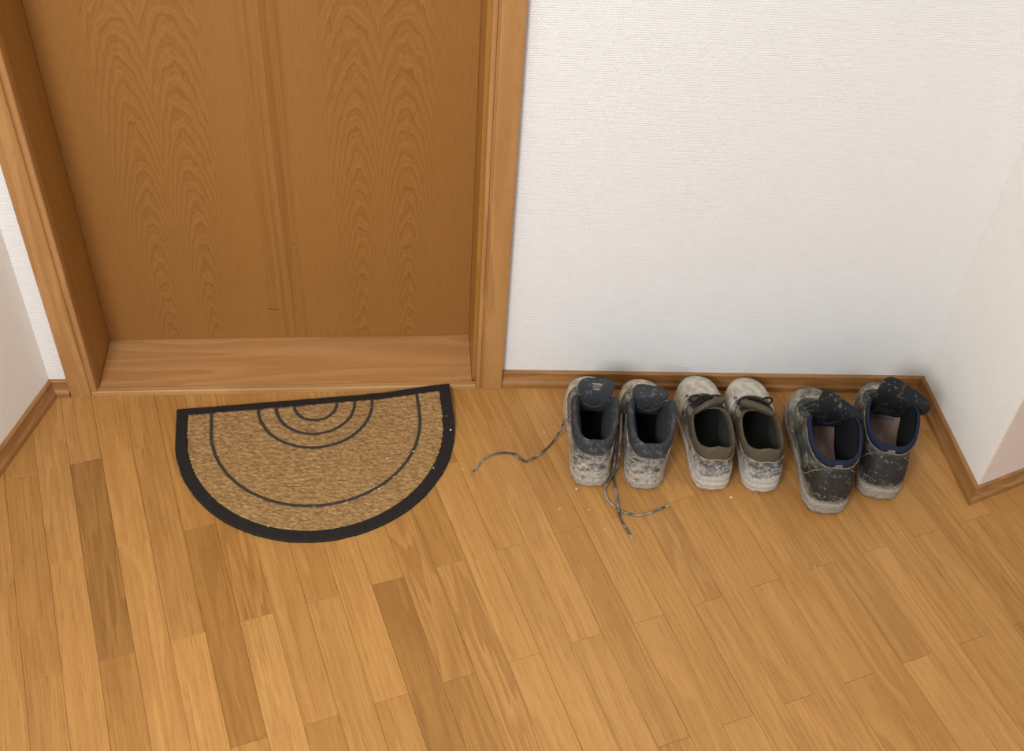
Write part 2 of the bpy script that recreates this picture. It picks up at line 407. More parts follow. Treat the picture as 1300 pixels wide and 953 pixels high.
LW = .0068
for r in (.047, .087, .126): link('printed_arc', ribbon('printed_arc', arc(r + LW / 2, -.0195), arc(r - LW / 2, -.0195), .003, .0074, False, .0006, .0005), M_line, field)
link('printed_arc', ribbon('printed_contour', mat_outline(.2305, .3065, 40, .0195), mat_outline(.2305 - LW, .3065 - LW, 40, .0195), .003, .0074, False, .0006, .0005), M_line, field)

# ------------------------------------------------------------------ work shoes
def cr(pts, n, closed=False):
    """Catmull-Rom resample"""
    P = [Vector(p) for p in pts]; m = len(P); out = []
    segs = m if closed else m - 1
    for k in range(n):
        u = k / (n if closed else n - 1) * segs; i = min(int(u), segs - 1); t = u - i
        g = (lambda q: P[q % m]) if closed else (lambda q: P[max(0, min(m - 1, q))])
        a, b, c, d = g(i - 1), g(i), g(i + 1), g(i + 2)
        out.append(.5 * ((2 * b) + (c - a) * t + (2 * a - 5 * b + 4 * c - d) * t * t + (3 * b - a - 3 * c + d) * t ** 3))
    return out
def tube(name, pts, r, n=7, samples=None, flat=1.):
    C = cr(pts, samples or max(8, len(pts) * 6)); v, f = [], []; N = len(C); prev = None
    for k, c in enumerate(C):
        t = (C[min(k + 1, N - 1)] - C[max(k - 1, 0)]).normalized()
        s = t.cross(Vector((0, 0, 1)))
        if s.length < .15: s = t.cross(Vector((0, 1, 0)))
        s.normalize(); w = s.cross(t)
        rr_ = r(k / (N - 1)) if callable(r) else r
        for q in range(n): a = 2 * math.pi * q / n; v.append(c + s * rr_ * math.cos(a) + w * rr_ * flat * math.sin(a))
    for k in range(N - 1): f += [(k * n + q, k * n + (q + 1) % n, (k + 1) * n + (q + 1) % n, (k + 1) * n + q) for q in range(n)]
    f += [tuple(range(n))[::-1], tuple(range((N - 1) * n, N * n))]
    return mesh(name, v, f)

def dusty(name, base, dust, amt=.5, scale=26., low=0., rough=.8, dark=None, fine=.5, streak=1.):
    """leather or fabric with crusted plaster dust; low adds dust towards the sole where splashes sit"""
    t = NT(name); co = t.coord(); x, y, z = t.sep(co)
    v = t.vec(x, y, z * streak)
    a = t.noise(v, scale, 4., .62); b = t.noise(v, scale * 5.5, 3., .6)
    m = a * .7 + b * .3 + t.ramp(z, .07, .015) * low
    k = t.ramp(m, .60 - amt * .36, .84 - amt * .34)
    grain = t.noise(co, 420., 2., .6)
    base_c = t.mix(grain, base, tuple(q * .6 for q in base[:3]) + (1,))
    dust_c = t.mix(t.ramp(b, .3, .72), tuple(q * .72 for q in dust[:3]) + (1,), dust)
    c = t.mix(k, base_c, dust_c)
    c = t.mix(t.ramp(t.noise(co, 150., 2., .5), .66, .70) * fine, c, dust)
    if dark: c = t.mix(t.ramp(t.noise(t.vec(x, y, z * 2.2), scale * 3.6, 4., .65), .53, .64) * .7, c, dark)
    h = a * .5 + k * .6 + b * .5 + grain * .15
    return t.done(c, rough, t.bump(h, .6, .0018), .25)

NI = 72; NK = 22
class Shoe:
    def __init__(s, name, label, group, loc, rz, hand, p):
        s.p = p; s.hand = hand
        s.root = empty(name, loc, rz); tag(s.root, label, 'shoe' if 'shoe' in name else 'boot', group)
        L, Wd = p['L'] / .29, p['W']
        lat = [(0, 0), (.026, .007), (.0385, .034), (.0405, .075), (.0405, .115), (.046, .160), (.053, .205), (.050, .243), (.035, .275), (.010, .290)]
        med = [(-.017, .285), (-.037, .261), (-.047, .222), (-.045, .185), (-.037, .142), (-.034, .10), (-.036, .06), (-.035, .028), (-.023, .006)]
        pts = [(x * Wd * (1 + (p.get('heelW', 1) - 1) * max(0, 1 - y / .17)), y * L, 0) for x, y in lat + med]
        C = cr(pts, 400, True)
        # split at the toe so that both sides share the same index counts
        it = max(range(400), key=lambda k: C[k].y)
        def res(seq, n):
            d = [0]
            for a, b in zip(seq, seq[1:]): d.append(d[-1] + (b - a).length)
            o, j = [], 0
            for k in range(n):
                q = d[-1] * k / n
                while d[j + 1] < q: j += 1
                o.append(seq[j].lerp(seq[j + 1], (q - d[j]) / max(1e-9, d[j + 1] - d[j])))
            return o
        s.h = NI // 2
        s.out = res(C[:it + 1], s.h) + res(C[it:] + C[:1], s.h)
        s.nrm = [None] * NI
        for i in range(NI):
            t = s.out[(i + 1) % NI] - s.out[i - 1]; s.nrm[i] = Vector((t.y, -t.x, 0)).normalized()
        s.grid = [[s.surf(i, k / NK) for k in range(NK + 1)] for i in range(NI)]
    def sfrac(s, i): i %= NI; return i / s.h if i <= s.h else (NI - i) / s.h
    def collar(s, i):
        f = s.sfrac(i); c = s.p['collar']; sd = 1 if (i % NI) <= s.h else -1
        for n_ in range(len(c) - 1):
            a, b = c[n_], c[n_ + 1]
            if a[0] <= f <= b[0] + 1e-9:
                t = (f - a[0]) / (b[0] - a[0]); q = []
                p0 = c[n_ - 1] if n_ else (2 * a[0] - b[0], -b[1], b[2], b[3]); p3 = c[n_ + 2] if n_ + 2 < len(c) else (2 * b[0] - a[0], -a[1], a[2], a[3])
                for j in (1, 2, 3):     # cubic Hermite through the collar points
                    m0 = (b[j] - p0[j]) / (b[0] - p0[0]) * (b[0] - a[0]); m1 = (p3[j] - a[j]) / (p3[0] - a[0]) * (b[0] - a[0])
                    q.append((2 * t ** 3 - 3 * t * t + 1) * a[j] + (t ** 3 - 2 * t * t + t) * m0 + (3 * t * t - 2 * t ** 3) * b[j] + (t ** 3 - t * t) * m1)
                break
        sh = s.p.get('side', (1, 1))[0 if sd > 0 else 1]
        return Vector((sd * q[0] * sh, q[1], q[2])) + Vector(s.p.get('lean', (0, 0, 0)))
    def zs(s, y): # top of the sole
        L = s.p['L']; t = y / L; return s.p['sole'] * (1.12 - .35 * math.sin(min(1, t * 1.25) * math.pi) * .8 + .25 * max(0, t - .8))
    def ends(s, i, ins=0., dz=0.):
        P = s.out[i % NI] - s.nrm[i % NI] * ins; P = Vector((P.x, P.y, s.zs(P.y) - .003 + dz)); Q = s.collar(i)
        f = s.sfrac(i); fr = max(0, min(1, (f - .55) / .4)); fr = fr * fr * (3 - 2 * fr)
        a = s.p['rise'][0] * (1 - fr) + s.p['rise'][1] * fr
        T = Vector((0, 0, 1)) * (1 - fr) + Vector((0, -.80, .60)) * fr; T.normalize(); b = .035 * (1 - fr) + s.p.get('vamp', .075) * fr
        return P, Q, a, T, b
    def bez(s, P, Q, a, T, b, t, bulge):
        c1 = P + Vector((0, 0, a)) + bulge; c2 = Q - T * b; u = 1 - t
        return P * u ** 3 + c1 * (3 * u * u * t) + c2 * (3 * u * t * t) + Q * t ** 3
    def surf(s, i, t):
        P, Q, a, T, b = s.ends(i, .0018); n = s.nrm[i % NI]
        q = s.bez(P, Q, a, T, b, t, n * .004)
        w = t * (1 - t) * 4; sd = s.p['seed']
        q = q + n * (.0022 * mnoise.noise(q * 34 + Vector((sd, 0, 0))) * w) + Vector((0, 0, .0012 * mnoise.noise(q * 60 + Vector((0, sd, 0))) * w))
        return q
    def flip(s, V): return [Vector((q.x * s.hand, q.y, q.z)) for q in V]
    def add(s, name, v, f, mat, parent=None, smooth=True):
        return link(name, mesh(name, s.flip(v), f), mat, parent or s.root, smooth=smooth)
    def normal(s, i, k):
        g = s.grid; a = g[(i + 1) % NI][k] - g[(i - 1) % NI][k]; b = g[i % NI][min(k + 1, NK)] - g[i % NI][max(k - 1, 0)]
        n = a.cross(b); return n.normalized() if n.length > 1e-9 else s.nrm[i % NI]
    def rows(s, R, closed=True):
        v = [q for r in R for q in r]; n = len(R[0]); f = []
        for k in range(len(R) - 1):
            for i in range(n if closed else n - 1): f.append((k * n + i, k * n + (i + 1) % n, (k + 1) * n + (i + 1) % n, (k + 1) * n + i))
        return v, f
    def patch(s, name, i0, i1, k0, k1, off, mat, kf=None):
        """overlay panel following the upper, raised by off; kf(i)->(k0,k1) shapes the edges"""
        V, n = [], i1 - i0 + 1; m = 9
        for i in range(i0, i1 + 1):
            a, b = kf((i - i0) / (i1 - i0)) if kf else (k0, k1)
            for j in range(m):
                kk = max(0., min(NK - .001, a + (b - a) * j / (m - 1))); k = int(kk); fr = kk - k; g = s.grid[i % NI]
                q = g[k].lerp(g[k + 1], fr); nn = s.normal(i, k)
                e = min(1, min(i - i0, i1 - i) * 1., min(j, m - 1 - j) * 1.); V.append(q + nn * (off * e - .0010 * (1 - e)))
        f = [(a * m + j, a * m + j + 1, (a + 1) * m + j + 1, (a + 1) * m + j) for a in range(n - 1) for j in range(m - 1)]
        return s.add(name, V, f, mat)
    def build_sole(s, mat, lug=.0014, lugn=54):
        R = []
        for (off, hz) in ((-.008, 0.), (-.0022, .0), (.0004, .22), (.0014, .42), (.0004, .50), (.0016, .58), (.0018, .86), (.0004, 1.), (-.010, 1.)):
            row = []
            for i in range(NI * 2):
                j = i // 2; P = s.out[j] if i % 2 == 0 else s.out[j].lerp(s.out[(j + 1) % NI], .5); n = s.nrm[j]
                z = s.zs(P.y) * hz; o = off
                if hz < .4 and (i // 3) % 2: o -= lug
                spring = .007 * max(0, (P.y / s.p['L'] - .78) / .22) ** 2 + .003 * max(0, 1 - P.y / .025) ** 2
                row.append(P + n * o + Vector((0, 0, max(.0008, z + spring * (1 - .6 * hz)))))
            R.append(row)
        v, f = s.rows(R); n2 = NI * 2; f.append(tuple(range(n2))[::-1]); f.append(tuple(range(len(v) - n2, len(v))))
        return s.add('sole', v, f, mat)
    def build(s, m):
        p = s.p; kc = p.get('kc', 17)
        s.build_sole(m['sole'])
        v, f = s.rows([[s.grid[i][k] for i in range(NI)] for k in range(kc + 1)]); s.upper = s.add('upper', v, f, m['upper'])
        # padded collar: upper band, rolled rim, first stretch of lining
        R = []
        for k in range(kc - 1, NK + 1):
            w = math.sin(math.pi * (k - kc + 1) / (NK - kc + 2))
            R.append([s.grid[i][k] + s.normal(i, k) * (p.get('puff', .003) * w * (1 - .75 * min(1, s.sfrac(i) / .5)) + .0004) for i in range(NI)])
        Q = [s.grid[i][NK] for i in range(NI)]; inw = []
        for i in range(NI):
            t = Q[(i + 1) % NI] - Q[i - 1]; inw.append(Vector((-t.y, t.x, 0)).normalized())
        s.inw = inw; r = p.get('rim', .0045)
        for a in (.2, .4, .6, .8, 1.):
            R.append([Q[i] + Vector((0, 0, r * math.sin(a * math.pi))) + inw[i] * (r - r * math.cos(a * math.pi)) for i in range(NI)])
        def inner(i, t):
            P, Qq, a, T, b = s.ends(i, .0085, .010); Qi = Q[i] + inw[i] * 2 * r
            q = s.bez(P, Qi, a * .8, T, b, t, Vector((0, 0, -.004)))
            return q + inw[i] * (p.get('pad', .003) * math.sin(math.pi * min(1, t * 1.0)) ** .7)
        for t in p.get('incol', (.96, .9, .82)): R.append([inner(i, t) for i in range(NI)])
        v, f = s.rows(R); s.add('collar', v, f, m['collar'])
        LR = [[inner(i, t) + inw[i] * .0006 for i in range(NI)] for t in ((.985, .93) if not p.get('incol', 1) else ()) + (.87, .75, .6, .45, .3, .15, .0)]
        v, f = s.rows(LR); s.add('lining', v, f, m['lining'])
        base = [inner(i, .04) for i in range(NI)]; zc = s.zs(.08) + .0045
        ring0 = [Vector((q.x, q.y, q.z + .001)) for q in base]; ring1 = [Vector((q.x * .8, .14 + (q.y - .14) * .85, zc)) for q in base]; ring2 = [Vector((q.x * .3, .14 + (q.y - .14) * .4, zc)) for q in base]
        v, f = s.rows([ring0, ring1, ring2]); v.append(Vector((0, .14, zc))); c_ = len(v) - 1
        f += [(2 * NI + i, 2 * NI + (i + 1) % NI, c_) for i in range(NI)]; s.add('insole', v, f, m['insole'])
        h = s.h
        if 'cap' in m: s.patch('toe_cap', h - 15, h + 15, 0, 0, .0016, m['cap'], lambda u: (0.2, 3 + p.get('capk', 9) * math.sin(math.pi * min(1, max(0, u))) ** .6))
        if 'counter' in m: s.patch('heel_counter', -13, 13, 0, 0, .0016, m['counter'], lambda u: (0.2, 3 + (p.get('ck', 12.5) - 3) * math.sin(math.pi * u) ** .5))
        for sg in (-1, 1):
            a, b = (h + 4, h + 11) if sg > 0 else (h - 11, h - 4)
            s.patch('eyestay', a, b, 0, 0, .0022, m['eyestay'], lambda u: (p.get('ek', 11.0) + 5.0 * abs(u - .5) ** 2 * 4, 21.4))
            for j, k in enumerate(p.get('eyek', (13, 15, 17, 19.5))):
                i = h + sg * 6; kk = int(k); q = s.grid[i][kk]; n = s.normal(i, kk)
                bm = bmesh.new(); 
                t1 = n.orthogonal().normalized(); t2 = n.cross(t1); vv = []; ff = []
                for (rr2, hh) in ((.0042, .0020), (.0040, .0036), (.0022, .0036), (.0020, .0018)):
                    vv += [q + t1 * rr2 * math.cos(2 * math.pi * x / 10) + t2 * rr2 * math.sin(2 * math.pi * x / 10) + n * hh for x in range(10)]
                for g_ in range(3): ff += [(g_ * 10 + x, g_ * 10 + (x + 1) % 10, g_ * 10 + 10 + (x + 1) % 10, g_ * 10 + 10 + x) for x in range(10)]
                bm.free(); s.add('eyelet', vv, ff, m['eyelet'])
    def lacing(s, mat, ks=(13, 15, 17), r=.0022, up=.006):
        h = s.h
        for k in ks:
            for (a, b) in ((-6, 6),):
                A, Bq = s.grid[h + a][k], s.grid[h + b][min(NK, k + 1)]; n = s.normal(h, k)
                mid = s.grid[h][k] + n * (up + .003); v = [A + n * .003, A.lerp(mid, .5) + n * up * .7, mid, Bq.lerp(mid, .5) + n * up * .7, Bq + n * .003]
                link('lace', tube('lace', s.flip(v), r, 6, 14), mat, s.root, smooth=True)
    def tongue(s, pts, widths, mat, th=.009, curv=.25, name='tongue', twist=None):
        C = cr(pts, 16); N = len(C); M = 20; v, f = [], []
        for k in range(N):
            u = k / (N - 1); t = (C[min(k + 1, N - 1)] - C[max(k - 1, 0)]).normalized()
            x = u * (len(widths) - 1); i = min(int(x), len(widths) - 2); w = widths[i] + (widths[i + 1] - widths[i]) * (x - i)
            sv = Vector((1, 0, 0)) if not twist else Vector(twist[0]).lerp(Vector(twist[1]), u)
            sv = (sv - t * sv.dot(t)).normalized(); n = t.cross(sv)
            e = 1.; 
            if u > .72: e = math.sqrt(max(.0, 1 - ((u - .72) / .285) ** 2))
            for q in range(M):
                a = 2 * math.pi * q / M; cx_ = math.copysign(abs(math.cos(a)) ** .6, math.cos(a)); sx_ = math.copysign(abs(math.sin(a)) ** .8, math.sin(a))
                X_ = w / 2 * cx_ * (.45 + .55 * e); qv = C[k] + sv * X_ + n * (sx_ * th / 2 * (.3 + .7 * e) + curv * X_ * X_ / (w / 2 + 1e-6) * -1)
                qv += n * .0016 * mnoise.noise(qv * 60 + Vector((s.p['seed'], 3, 1))); v.append(qv)
        for k in range(N - 1): f += [(k * M + q, k * M + (q + 1) % M, (k + 1) * M + (q + 1) % M, (k + 1) * M + q) for q in range(M)]
        f += [tuple(range(M))[::-1], tuple(range((N - 1) * M, N * M))]
        return s.add(name, v, f, mat)
    def at(s, i, k, off=.001):
        i0 = math.floor(i); fi = i - i0; k0 = min(NK - 1, int(k)); fk = k - k0; g = s.grid
        q = g[i0 % NI][k0].lerp(g[i0 % NI][k0 + 1], fk).lerp(g[(i0 + 1) % NI][k0].lerp(g[(i0 + 1) % NI][k0 + 1], fk), fi)
        return q + s.normal(i0, k0) * off
    def seam(s, path, mat, r=.0013, off=.0022, name='seam'):
        c = cr([(a, b, 0) for a, b in path], 6 * len(path)); pts = [s.at(q.x, q.y, off) for q in c]
        return link(name, tube(name, s.flip(pts), r, 5, len(pts)), mat, s.root, smooth=True)
    def wlocal(s, P):   # world -> shoe local
        return s.root.matrix_basis.inverted() @ Vector(P)

lace_dark = dusty('lace_grey', lin(78, 73, 70), lin(186, 176, 164), .5, 14., rough=.9)
metal = plain('eyelet_dull_metal', lin(88, 86, 84), .45)
bpy.context.view_layer.update()

# --- pair of grey ankle boots with crusted heels
LACE_A = [(-0.8641, -0.1336, 0.075), (-0.8789, -0.155, 0.06), (-0.8918, -0.1671, 0.03), (-0.9139, -0.1851, 0.006), (-0.9569, -0.2194, 0.0025), (-0.9731, -0.2127, 0.0025), (-0.9899, -0.1994, 0.0025), (-1.0191, -0.198, 0.0025), (-1.0477, -0.2111, 0.0025), (-1.0642, -0.2318, 0.0025), (-1.0767, -0.2509, 0.0025)]
LACE_B = [(-0.7634, -0.1838, 0.12), (-0.7631, -0.2147, 0.075), (-0.7676, -0.2505, 0.03), (-0.7907, -0.2851, 0.0085), (-0.7961, -0.3074, 0.003), (-0.7844, -0.3347, 0.0025), (-0.7621, -0.3547, 0.003), (-0.735, -0.3631, 0.0025), (-0.7059, -0.3563, 0.0025), (-0.6725, -0.3411, 0.0025)]
LACE_C = [(-0.7698, -0.2097, 0.06), (-0.7731, -0.2421, 0.025), (-0.7761, -0.2587, 0.008), (-0.7717, -0.3067, 0.0025), (-0.7724, -0.3497, 0.006), (-0.7681, -0.3761, 0.0025), (-0.7539, -0.4129, 0.0025)]
CH_F = [(-0.8562, -0.293), (-0.8948, -0.3468), (-0.9175, -0.1341), (-0.8333, -0.3482), (-0.8043, -0.3987), (-0.5256, -0.3127), (-0.6126, -0.2254), (-1.0998, -0.2411), (-0.382, -0.4897), (-1.0034, -0.1274), (-0.9913, -0.1341), (-0.1801, -0.4035)]
CH_M = [(-1.2058, -0.1997), (-1.2755, -0.3026), (-1.4061, -0.2464), (-1.4945, -0.4017), (-1.1261, -0.1381), (-1.2614, -0.2199), (-1.1357, -0.1006), (-1.1614, -0.2452)]
GRP = 'boots and shoes lined up along the wall'
g1 = dict(sole=dusty('sole_grey', lin(74, 68, 62), lin(184, 173, 158), .8, 40., .12, .9, lin(58, 54, 52)),
          upper=dusty('upper_grey', lin(70, 66, 64), lin(170, 158, 142), .62, 30., .25, .85, lin(60, 58, 58), streak=1.6),
          collar=dusty('collar_slate', lin(60, 62, 65), lin(130, 124, 118), .25, 34., 0, .9, None, .25),
          lining=plain('lining_slate', lin(54, 56, 59), .95, .3), insole=plain('insole_black', lin(14, 13, 13), .95, .3),
          cap=dusty('cap_beige', lin(134, 116, 94), lin(206, 192, 170), .8, 18., 0, .85, None, .3),
          counter=dusty('counter_crust', lin(74, 68, 64), lin(190, 180, 166), .68, 34., .22, .9, lin(56, 52, 52), streak=2.2),
          eyestay=dusty('eyestay_grey', lin(92, 84, 76), lin(178, 166, 148), .6, 30.), eyelet=metal)
COL_B = [(0, 0, .026, .118), (.12, .021, .028, .118), (.26, .039, .046, .122), (.42, .047, .078, .136), (.56, .049, .108, .151), (.68, .045, .124, .156), (.80, .034, .136, .138), (.90, .018, .142, .116), (1, 0, .144, .106)]
pb1 = dict(L=.284, W=1.03, heelW=1.08, sole=.025, rise=(.045, .068), collar=COL_B, seed=1.3, puff=.003, kc=16, rim=.0045, vamp=.08, pad=.011)
b1 = Shoe('ankle_boot', 'grey plaster-crusted ankle boot with its untied lace trailing across the floor', GRP, (-.826, -.291, 0), math.radians(-2.5), -1, pb1); b1.build(g1)
tng1 = dusty('tongue_slate', lin(60, 62, 65), lin(146, 138, 130), .2, 40.)
M_seam = dusty('seam_pale', lin(128, 118, 106), lin(190, 178, 162), .6, 60.)
M_lab = dusty('label_pale', lin(150, 146, 140), lin(206, 198, 188), .6, 70.)
M_lab_in = plain('label_grey', lin(104, 98, 94), .8, .3)
def label_patch(shoe, tg, cen, side, upv, w, h):
    """woven label sewn to the back of the tongue"""
    c = Vector(cen); sd = Vector(side).normalized(); u = Vector(upv).normalized(); n = sd.cross(u).normalized(); n = n if n.y < 0 else -n
    for nm, k, th, mt in (('label', 1., .0016, M_lab), ('label_face', .66, .0024, M_lab_in)):
        ring = [(math.cos(2 * math.pi * q / 12 + .26), math.sin(2 * math.pi * q / 12 + .26)) for q in range(12)]
        ring = [(math.copysign(abs(a) ** .5, a), math.copysign(abs(b) ** .5, b)) for a, b in ring]
        v = [c + sd * (a * w * k) + u * (b * h * k) + n * (th - .006) for a, b in ring] + [c + sd * (a * w * k) + u * (b * h * k) + n * th for a, b in ring]
        shoe.add(nm, v, [tuple(range(12)), tuple(range(12, 24))] + [(q, (q + 1) % 12, 12 + (q + 1) % 12, 12 + q) for q in range(12)], mt, tg, False)
t1 = b1.tongue([(0, .158, .078), (0, .144, .110), (0, .137, .142), (0, .142, .172), (0, .148, .186)], [.055, .062, .066, .080, .076], tng1, .011, .16)
label_patch(b1, t1, (0, .1375, .172), (1, 0, 0), (0, .25, .97), .013, .0085)
def heel_seams1(sh):
    sh.seam([(-15, 15.2), (-10, 13.2), (-6, 12.0), (-4.5, 13.6), (0, 13.9), (4.5, 13.6), (6, 12.0), (10, 13.2), (15, 15.2)], M_seam, .0015)
    sh.seam([(-14, 12.6), (-9, 10.8), (-5, 10.4), (0, 11.6), (5, 10.4), (9, 10.8), (14, 12.6)], M_seam, .0012)
    sh.seam([(13, 2), (15, 8), (17, 13), (19, 18)], M_seam, .0012); sh.seam([(-13, 2), (-15, 8), (-17, 13), (-19, 18)], M_seam, .0012)
heel_seams1(b1)
for pts in (LACE_A, LACE_B, LACE_C):
    lp_ = [b1.wlocal(q) for q in pts]
    lc = link('lace', tube('lace', lp_, .0026, 7, 70, .7), lace_dark, b1.root, smooth=True)
    e0, e1 = lp_[-1], lp_[-1] + (lp_[-1] - lp_[-2]).normalized() * .014
    link('lace_tip', tube('lace_tip', [e0, e0.lerp(e1, .5), e1], .0015, 6, 6), M_lab, lc, smooth=True)
b1.lacing(lace_dark, (14, 16, 18))
pb2 = dict(pb1, seed=5.1, side=(1.10, .96), lean=(.004, 0, -.003))
b2 = Shoe('ankle_boot', 'grey plaster-crusted ankle boot with no loose lace, standing beside the untied one', GRP, (-.712, -.297, 0), math.radians(-2.), 1, pb2); b2.build(g1)
t2 = b2.tongue([(.002, .158, .078), (.002, .144, .110), (.003, .136, .140), (.004, .136, .163), (.006, .146, .174)], [.055, .064, .070, .080, .076], tng1, .014, .06)
label_patch(b2, t2, (.006, .1345, .164), (1, .0, -.03), (0, .35, .9), .0145, .0035)
heel_seams1(b2); b2.lacing(lace_dark, (14, 16, 18))

# --- pair of low pale-toed work shoes
g3 = dict(sole=dusty('sole_pale', lin(104, 98, 92), lin(200, 190, 176), .75, 36., .1, .9),
          upper=dusty('upper_pale', lin(92, 84, 76), lin(190, 178, 162), .62, 20., .1, .85),
          collar=dusty('collar_olive', lin(94, 82, 64), lin(146, 134, 114), .15, 30., 0, .8, None, .15),
          lining=plain('lining_green_black', lin(52, 51, 42), .95, .3), insole=plain('insole_dark', lin(26, 26, 22), .95, .3),
          cap=dusty('cap_pale', lin(176, 164, 146), lin(208, 198, 182), .8, 14., 0, .85, None, .3),
          counter=dusty('counter_grey', lin(92, 88, 86), lin(200, 192, 182), .45, 30., .4, .85, streak=1.8),
          eyestay=dusty('eyestay_brown', lin(112, 102, 90), lin(182, 171, 155), .62, 26.), eyelet=metal)
COL_S = [(0, 0, .030, .110), (.05, .008, .030, .107), (.12, .021, .031, .105), (.26, .038, .048, .097), (.42, .044, .078, .092), (.56, .045, .108, .096), (.68, .042, .130, .100), (.80, .033, .146, .102), (.90, .018, .156, .100), (1, 0, .158, .098)]
ps3 = dict(L=.296, W=1.03, heelW=1.08, sole=.027, rise=(.045, .072), collar=COL_S, seed=2.2, puff=.004, kc=16, vamp=.07, capk=13, ek=14.5, rim=.003, incol=(.96, .88, .8))
s3 = Shoe('work_shoe', 'pale-toed low work shoe with its olive tongue pulled up aslant, touching the grey boot', GRP, (-.563, -.299, 0), math.radians(0.8), -1, ps3); s3.build(g3)
tng3 = dusty('tongue_olive', lin(92, 83, 66), lin(146, 134, 112), .2, 34., fine=.2)
lace_black = plain('lace_black', lin(34, 32, 32), .9, .4)
s3.tongue([(0, .176, .084), (.002, .160, .100), (.004, .150, .116), (.004, .148, .126)], [.064, .074, .080, .078], tng3, .013, .1, twist=((1, -.25, 0), (.80, -.50, -.15)))
ps4 = dict(ps3, seed=7.7)
s4 = Shoe('work_shoe', 'pale-toed low work shoe with a folded olive tongue, standing beside the navy-collared dark boot', GRP, (-.458, -.303, 0), math.radians(.6), 1, ps4); s4.build(g3)
s4.tongue([(0, .176, .084), (.0, .160, .100), (.0, .150, .114), (.0, .148, .122)], [.064, .074, .080, .078], tng3, .014, .1, twist=((1, -.25, 0), (.84, -.46, -.20)))
for sh, sg in ((s3, 1), (s4, 1)):
    sh.seam([(-16, 17.5), (-9, 15.6), (0, 15.0), (9, 15.6), (16, 17.5)], M_seam, .0011, .0035)
    sh.seam([(-12, 7), (-6, 7.6), (0, 7.8), (6, 7.6), (12, 7)], M_seam, .0010, .002)
    h = sh.h
    for (a, b, k) in ((-7, 6, 18), (-6, 7, 19.3), (-7, 7, 20.6)):
        A, Bq, m = sh.at(h + a, k, .004), sh.at(h + b, min(21.5, k + .4), .004), sh.at(h, k, .012)
        link('lace', tube('lace', sh.flip([A, A.lerp(m, .5) + Vector((0, .002, .004)), m, Bq.lerp(m, .5) + Vector((0, .002, .004)), Bq]), .0024, 6, 16), lace_black, sh.root, smooth=True)
    for (cx_, rad, ti) in ((-.012, .013, .5), (.016, .012, -.4)):      # bow loops standing up in front of the tongue
        c = sh.at(h + (3 if cx_ < 0 else -3), 19.5, .006)
        lp_ = [c + Vector((rad * 1.2 * math.cos(a) + cx_ * .5, .004 * math.sin(a + 1), .006 + rad * .8 * math.sin(a))) for a in [2 * math.pi * q / 9 - 1.5 for q in range(10)]]
        link('lace', tube('lace', sh.flip(lp_), .0023, 6, 40), lace_black, sh.root, smooth=True)

# --- pair of dark boots with navy collars
g5 = dict(sole=dusty('sole_dark', lin(78, 73, 67), lin(168, 158, 146), .7, 50., .2, .9, lin(64, 60, 56)),
          upper=dusty('upper_green_black', lin(62, 64, 57), lin(146, 138, 124), .46, 17., .3, .65, streak=1.3),
          collar=dusty('collar_navy', lin(31, 38, 60), lin(110, 110, 112), .06, 40., 0, .85, None, .15),
          lining=plain('lining_black', lin(20, 20, 22), .9, .3), insole=dusty('insole_brown', lin(206, 164, 144), lin(226, 204, 190), .4, 30., fine=0),
          cap=dusty('cap_dusty_green', lin(98, 96, 84), lin(176, 167, 150), .55, 15., 0, .8),
          counter=dusty('counter_dark', lin(50, 46, 42), lin(150, 142, 130), .22, 34., .45, .55, streak=1.6),
          eyestay=dusty('eyestay_dark', lin(58, 59, 55), lin(150, 142, 128), .4, 30.), eyelet=metal)
COL_D = [(0, 0, .034, .137), (.12, .023, .036, .137), (.26, .043, .054, .140), (.42, .053, .086, .148), (.56, .055, .118, .158), (.68, .050, .140, .160), (.80, .038, .156, .142), (.90, .020, .164, .122), (1, 0, .166, .112)]
pd5 = dict(L=.320, W=1.12, heelW=1.14, sole=.034, rise=(.050, .068), collar=COL_D, seed=3.9, puff=.003, kc=20, ck=17.5, vamp=.085, rim=.003, incol=(), pad=.006)
b5 = Shoe('dark_boot', 'dark plaster-flecked boot with navy collar, standing next to the pale low shoe', GRP, (-.328, -.360, 0), math.radians(-3.), -1, pd5); b5.build(g5)
tng5 = dusty('tongue_black', lin(30, 31, 34), lin(170, 160, 146), .12, 40., rough=.55, fine=.22)
b5.tongue([(0, .182, .090), (.0, .168, .124), (-.006, .158, .148), (-.016, .160, .166), (-.026, .170, .178)], [.06, .080, .112, .118, .11], tng5, .010, .14, twist=((1, 0, 0), (.96, .05, .16)))
pd6 = dict(pd5, seed=8.4, L=.300)
b6 = Shoe('dark_boot', 'dark plaster-flecked boot with navy collar, its big tongue flopped towards the corner skirting', GRP, (-.211, -.318, 0), math.radians(-12.), 1, pd6); b6.build(g5)
b6.tongue([(0, .178, .090), (.004, .164, .124), (.012, .154, .154), (.022, .158, .176), (.030, .168, .190)], [.06, .084, .118, .124, .115], tng5, .010, .14, twist=((1, 0, 0), (.95, -.05, -.22)))
M_pipe = dusty('piping_grey', lin(120, 112, 100), lin(170, 160, 146), .4, 60.)
M_side = dusty('panel_green', lin(64, 72, 66), lin(150, 146, 134), .30, 26., .2, .6)
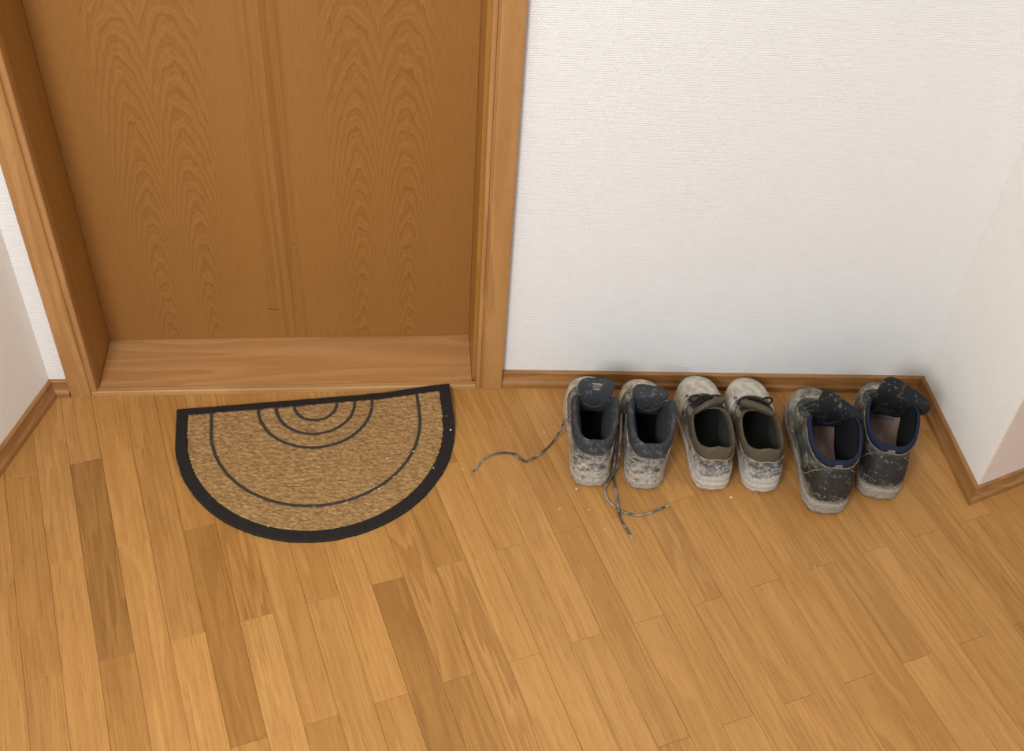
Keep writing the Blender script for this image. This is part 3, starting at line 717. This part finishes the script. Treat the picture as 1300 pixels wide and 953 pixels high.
for sh in (b5, b6):
    sh.seam([(-20, 20.2), (-12, 19.2), (0, 18.8), (12, 19.2), (20, 20.2)], M_pipe, .0016, .003)
    for q in (-1, 1):
        sh.seam([(q * 5, 16.5), (q * 7, 13), (q * 8, 9), (q * 9.5, 5), (q * 12, 3)], M_pipe, .0013, .003)
        a, b = (9, 20) if q > 0 else (-20, -9)
        sh.patch('side_panel', a, b, 0, 0, .0022, M_side, lambda u: (8.2 - 5.5 * math.sin(math.pi * u) ** .7, 8.2 + 5.5 * math.sin(math.pi * u) ** .7))
    lp_ = sh.patch('heel_tab', -2, 2, 18.2, 21.4, .0042, M_pipe)
    sh.lacing(lace_black, (14, 16, 18))

# ------------------------------------------------------------------ plaster crumbs
M_chip = plain('plaster_crumb', lin(226, 220, 210), .9, .4)
def crumb(x, y, z, r, label, group):
    bm = bmesh.new(); bmesh.ops.create_icosphere(bm, subdivisions=1, radius=r)
    for v_ in bm.verts:
        v_.co *= random.uniform(.6, 1.25); v_.co.z = max(v_.co.z * .55, -r * .3)
    mz = min(v_.co.z for v_ in bm.verts)
    for v_ in bm.verts: v_.co.z -= mz
    me = bpy.data.meshes.new('plaster_crumb'); bm.to_mesh(me); bm.free()
    o = link('plaster_crumb', me, M_chip); o.location = (x, y, z); o.rotation_euler = (0, 0, random.uniform(0, 6)); tag(o, label, 'crumb', group)
FL = ['white plaster crumb, the largest, beside the heel of the untied grey boot', 'white plaster crumb on bare parquet some way out from the untied boot heel', 'white plaster crumb on parquet inside the curve of the trailing lace beside the boot',
      'white plaster crumb just beside the crossing laces near the boot heel', 'white plaster crumb lying beyond the crossing laces, out on the parquet', 'white plaster crumb just behind the touching heels of the two low shoes',
      'white plaster crumb between the second grey boot and the pale low shoe', 'white plaster crumb next to the far tip of the trailing lace', 'white plaster crumb on open parquet out from the dark boot heels',
      'one of two tiny plaster crumbs close together between doormat and boot', 'one of two tiny plaster crumbs close together between doormat and boot', 'white plaster crumb on the parquet between the last dark boot and the outer wall corner']
ML = ['white plaster crumb on the printed contour line of the doormat', 'white plaster crumb on the printed contour line of the doormat', 'white plaster crumb on the coir inside the contour line of the doormat', 'white plaster crumb on the rounded black border of the doormat',
      'white plaster crumb on the black border along the short straight doormat side', 'white plaster crumb on the coir inside the contour line of the doormat', 'white plaster crumb on the black border along the short straight doormat side', 'white plaster crumb at the inner edge of the doormat border']
for (x, y), r, lb in zip(CH_F, (.0032, .002, .0022, .0017, .0015, .0028, .0016, .0015, .0018, .0014, .0013, .0018), FL):
    crumb(x, y, .0001, r, lb, 'plaster crumbs on the parquet')
for (x, y), r, lb in zip(CH_M, (.0022, .0022, .0016, .0018, .0026, .002, .0014, .002), ML):
    p_ = Matrix.Rotation(-mrz, 4, 'Z') @ (Vector((x, y, 0)) - mo)
    crumb(x, y, .0068 + lift(p_.x, p_.y), r, lb, 'plaster crumbs on the doormat')
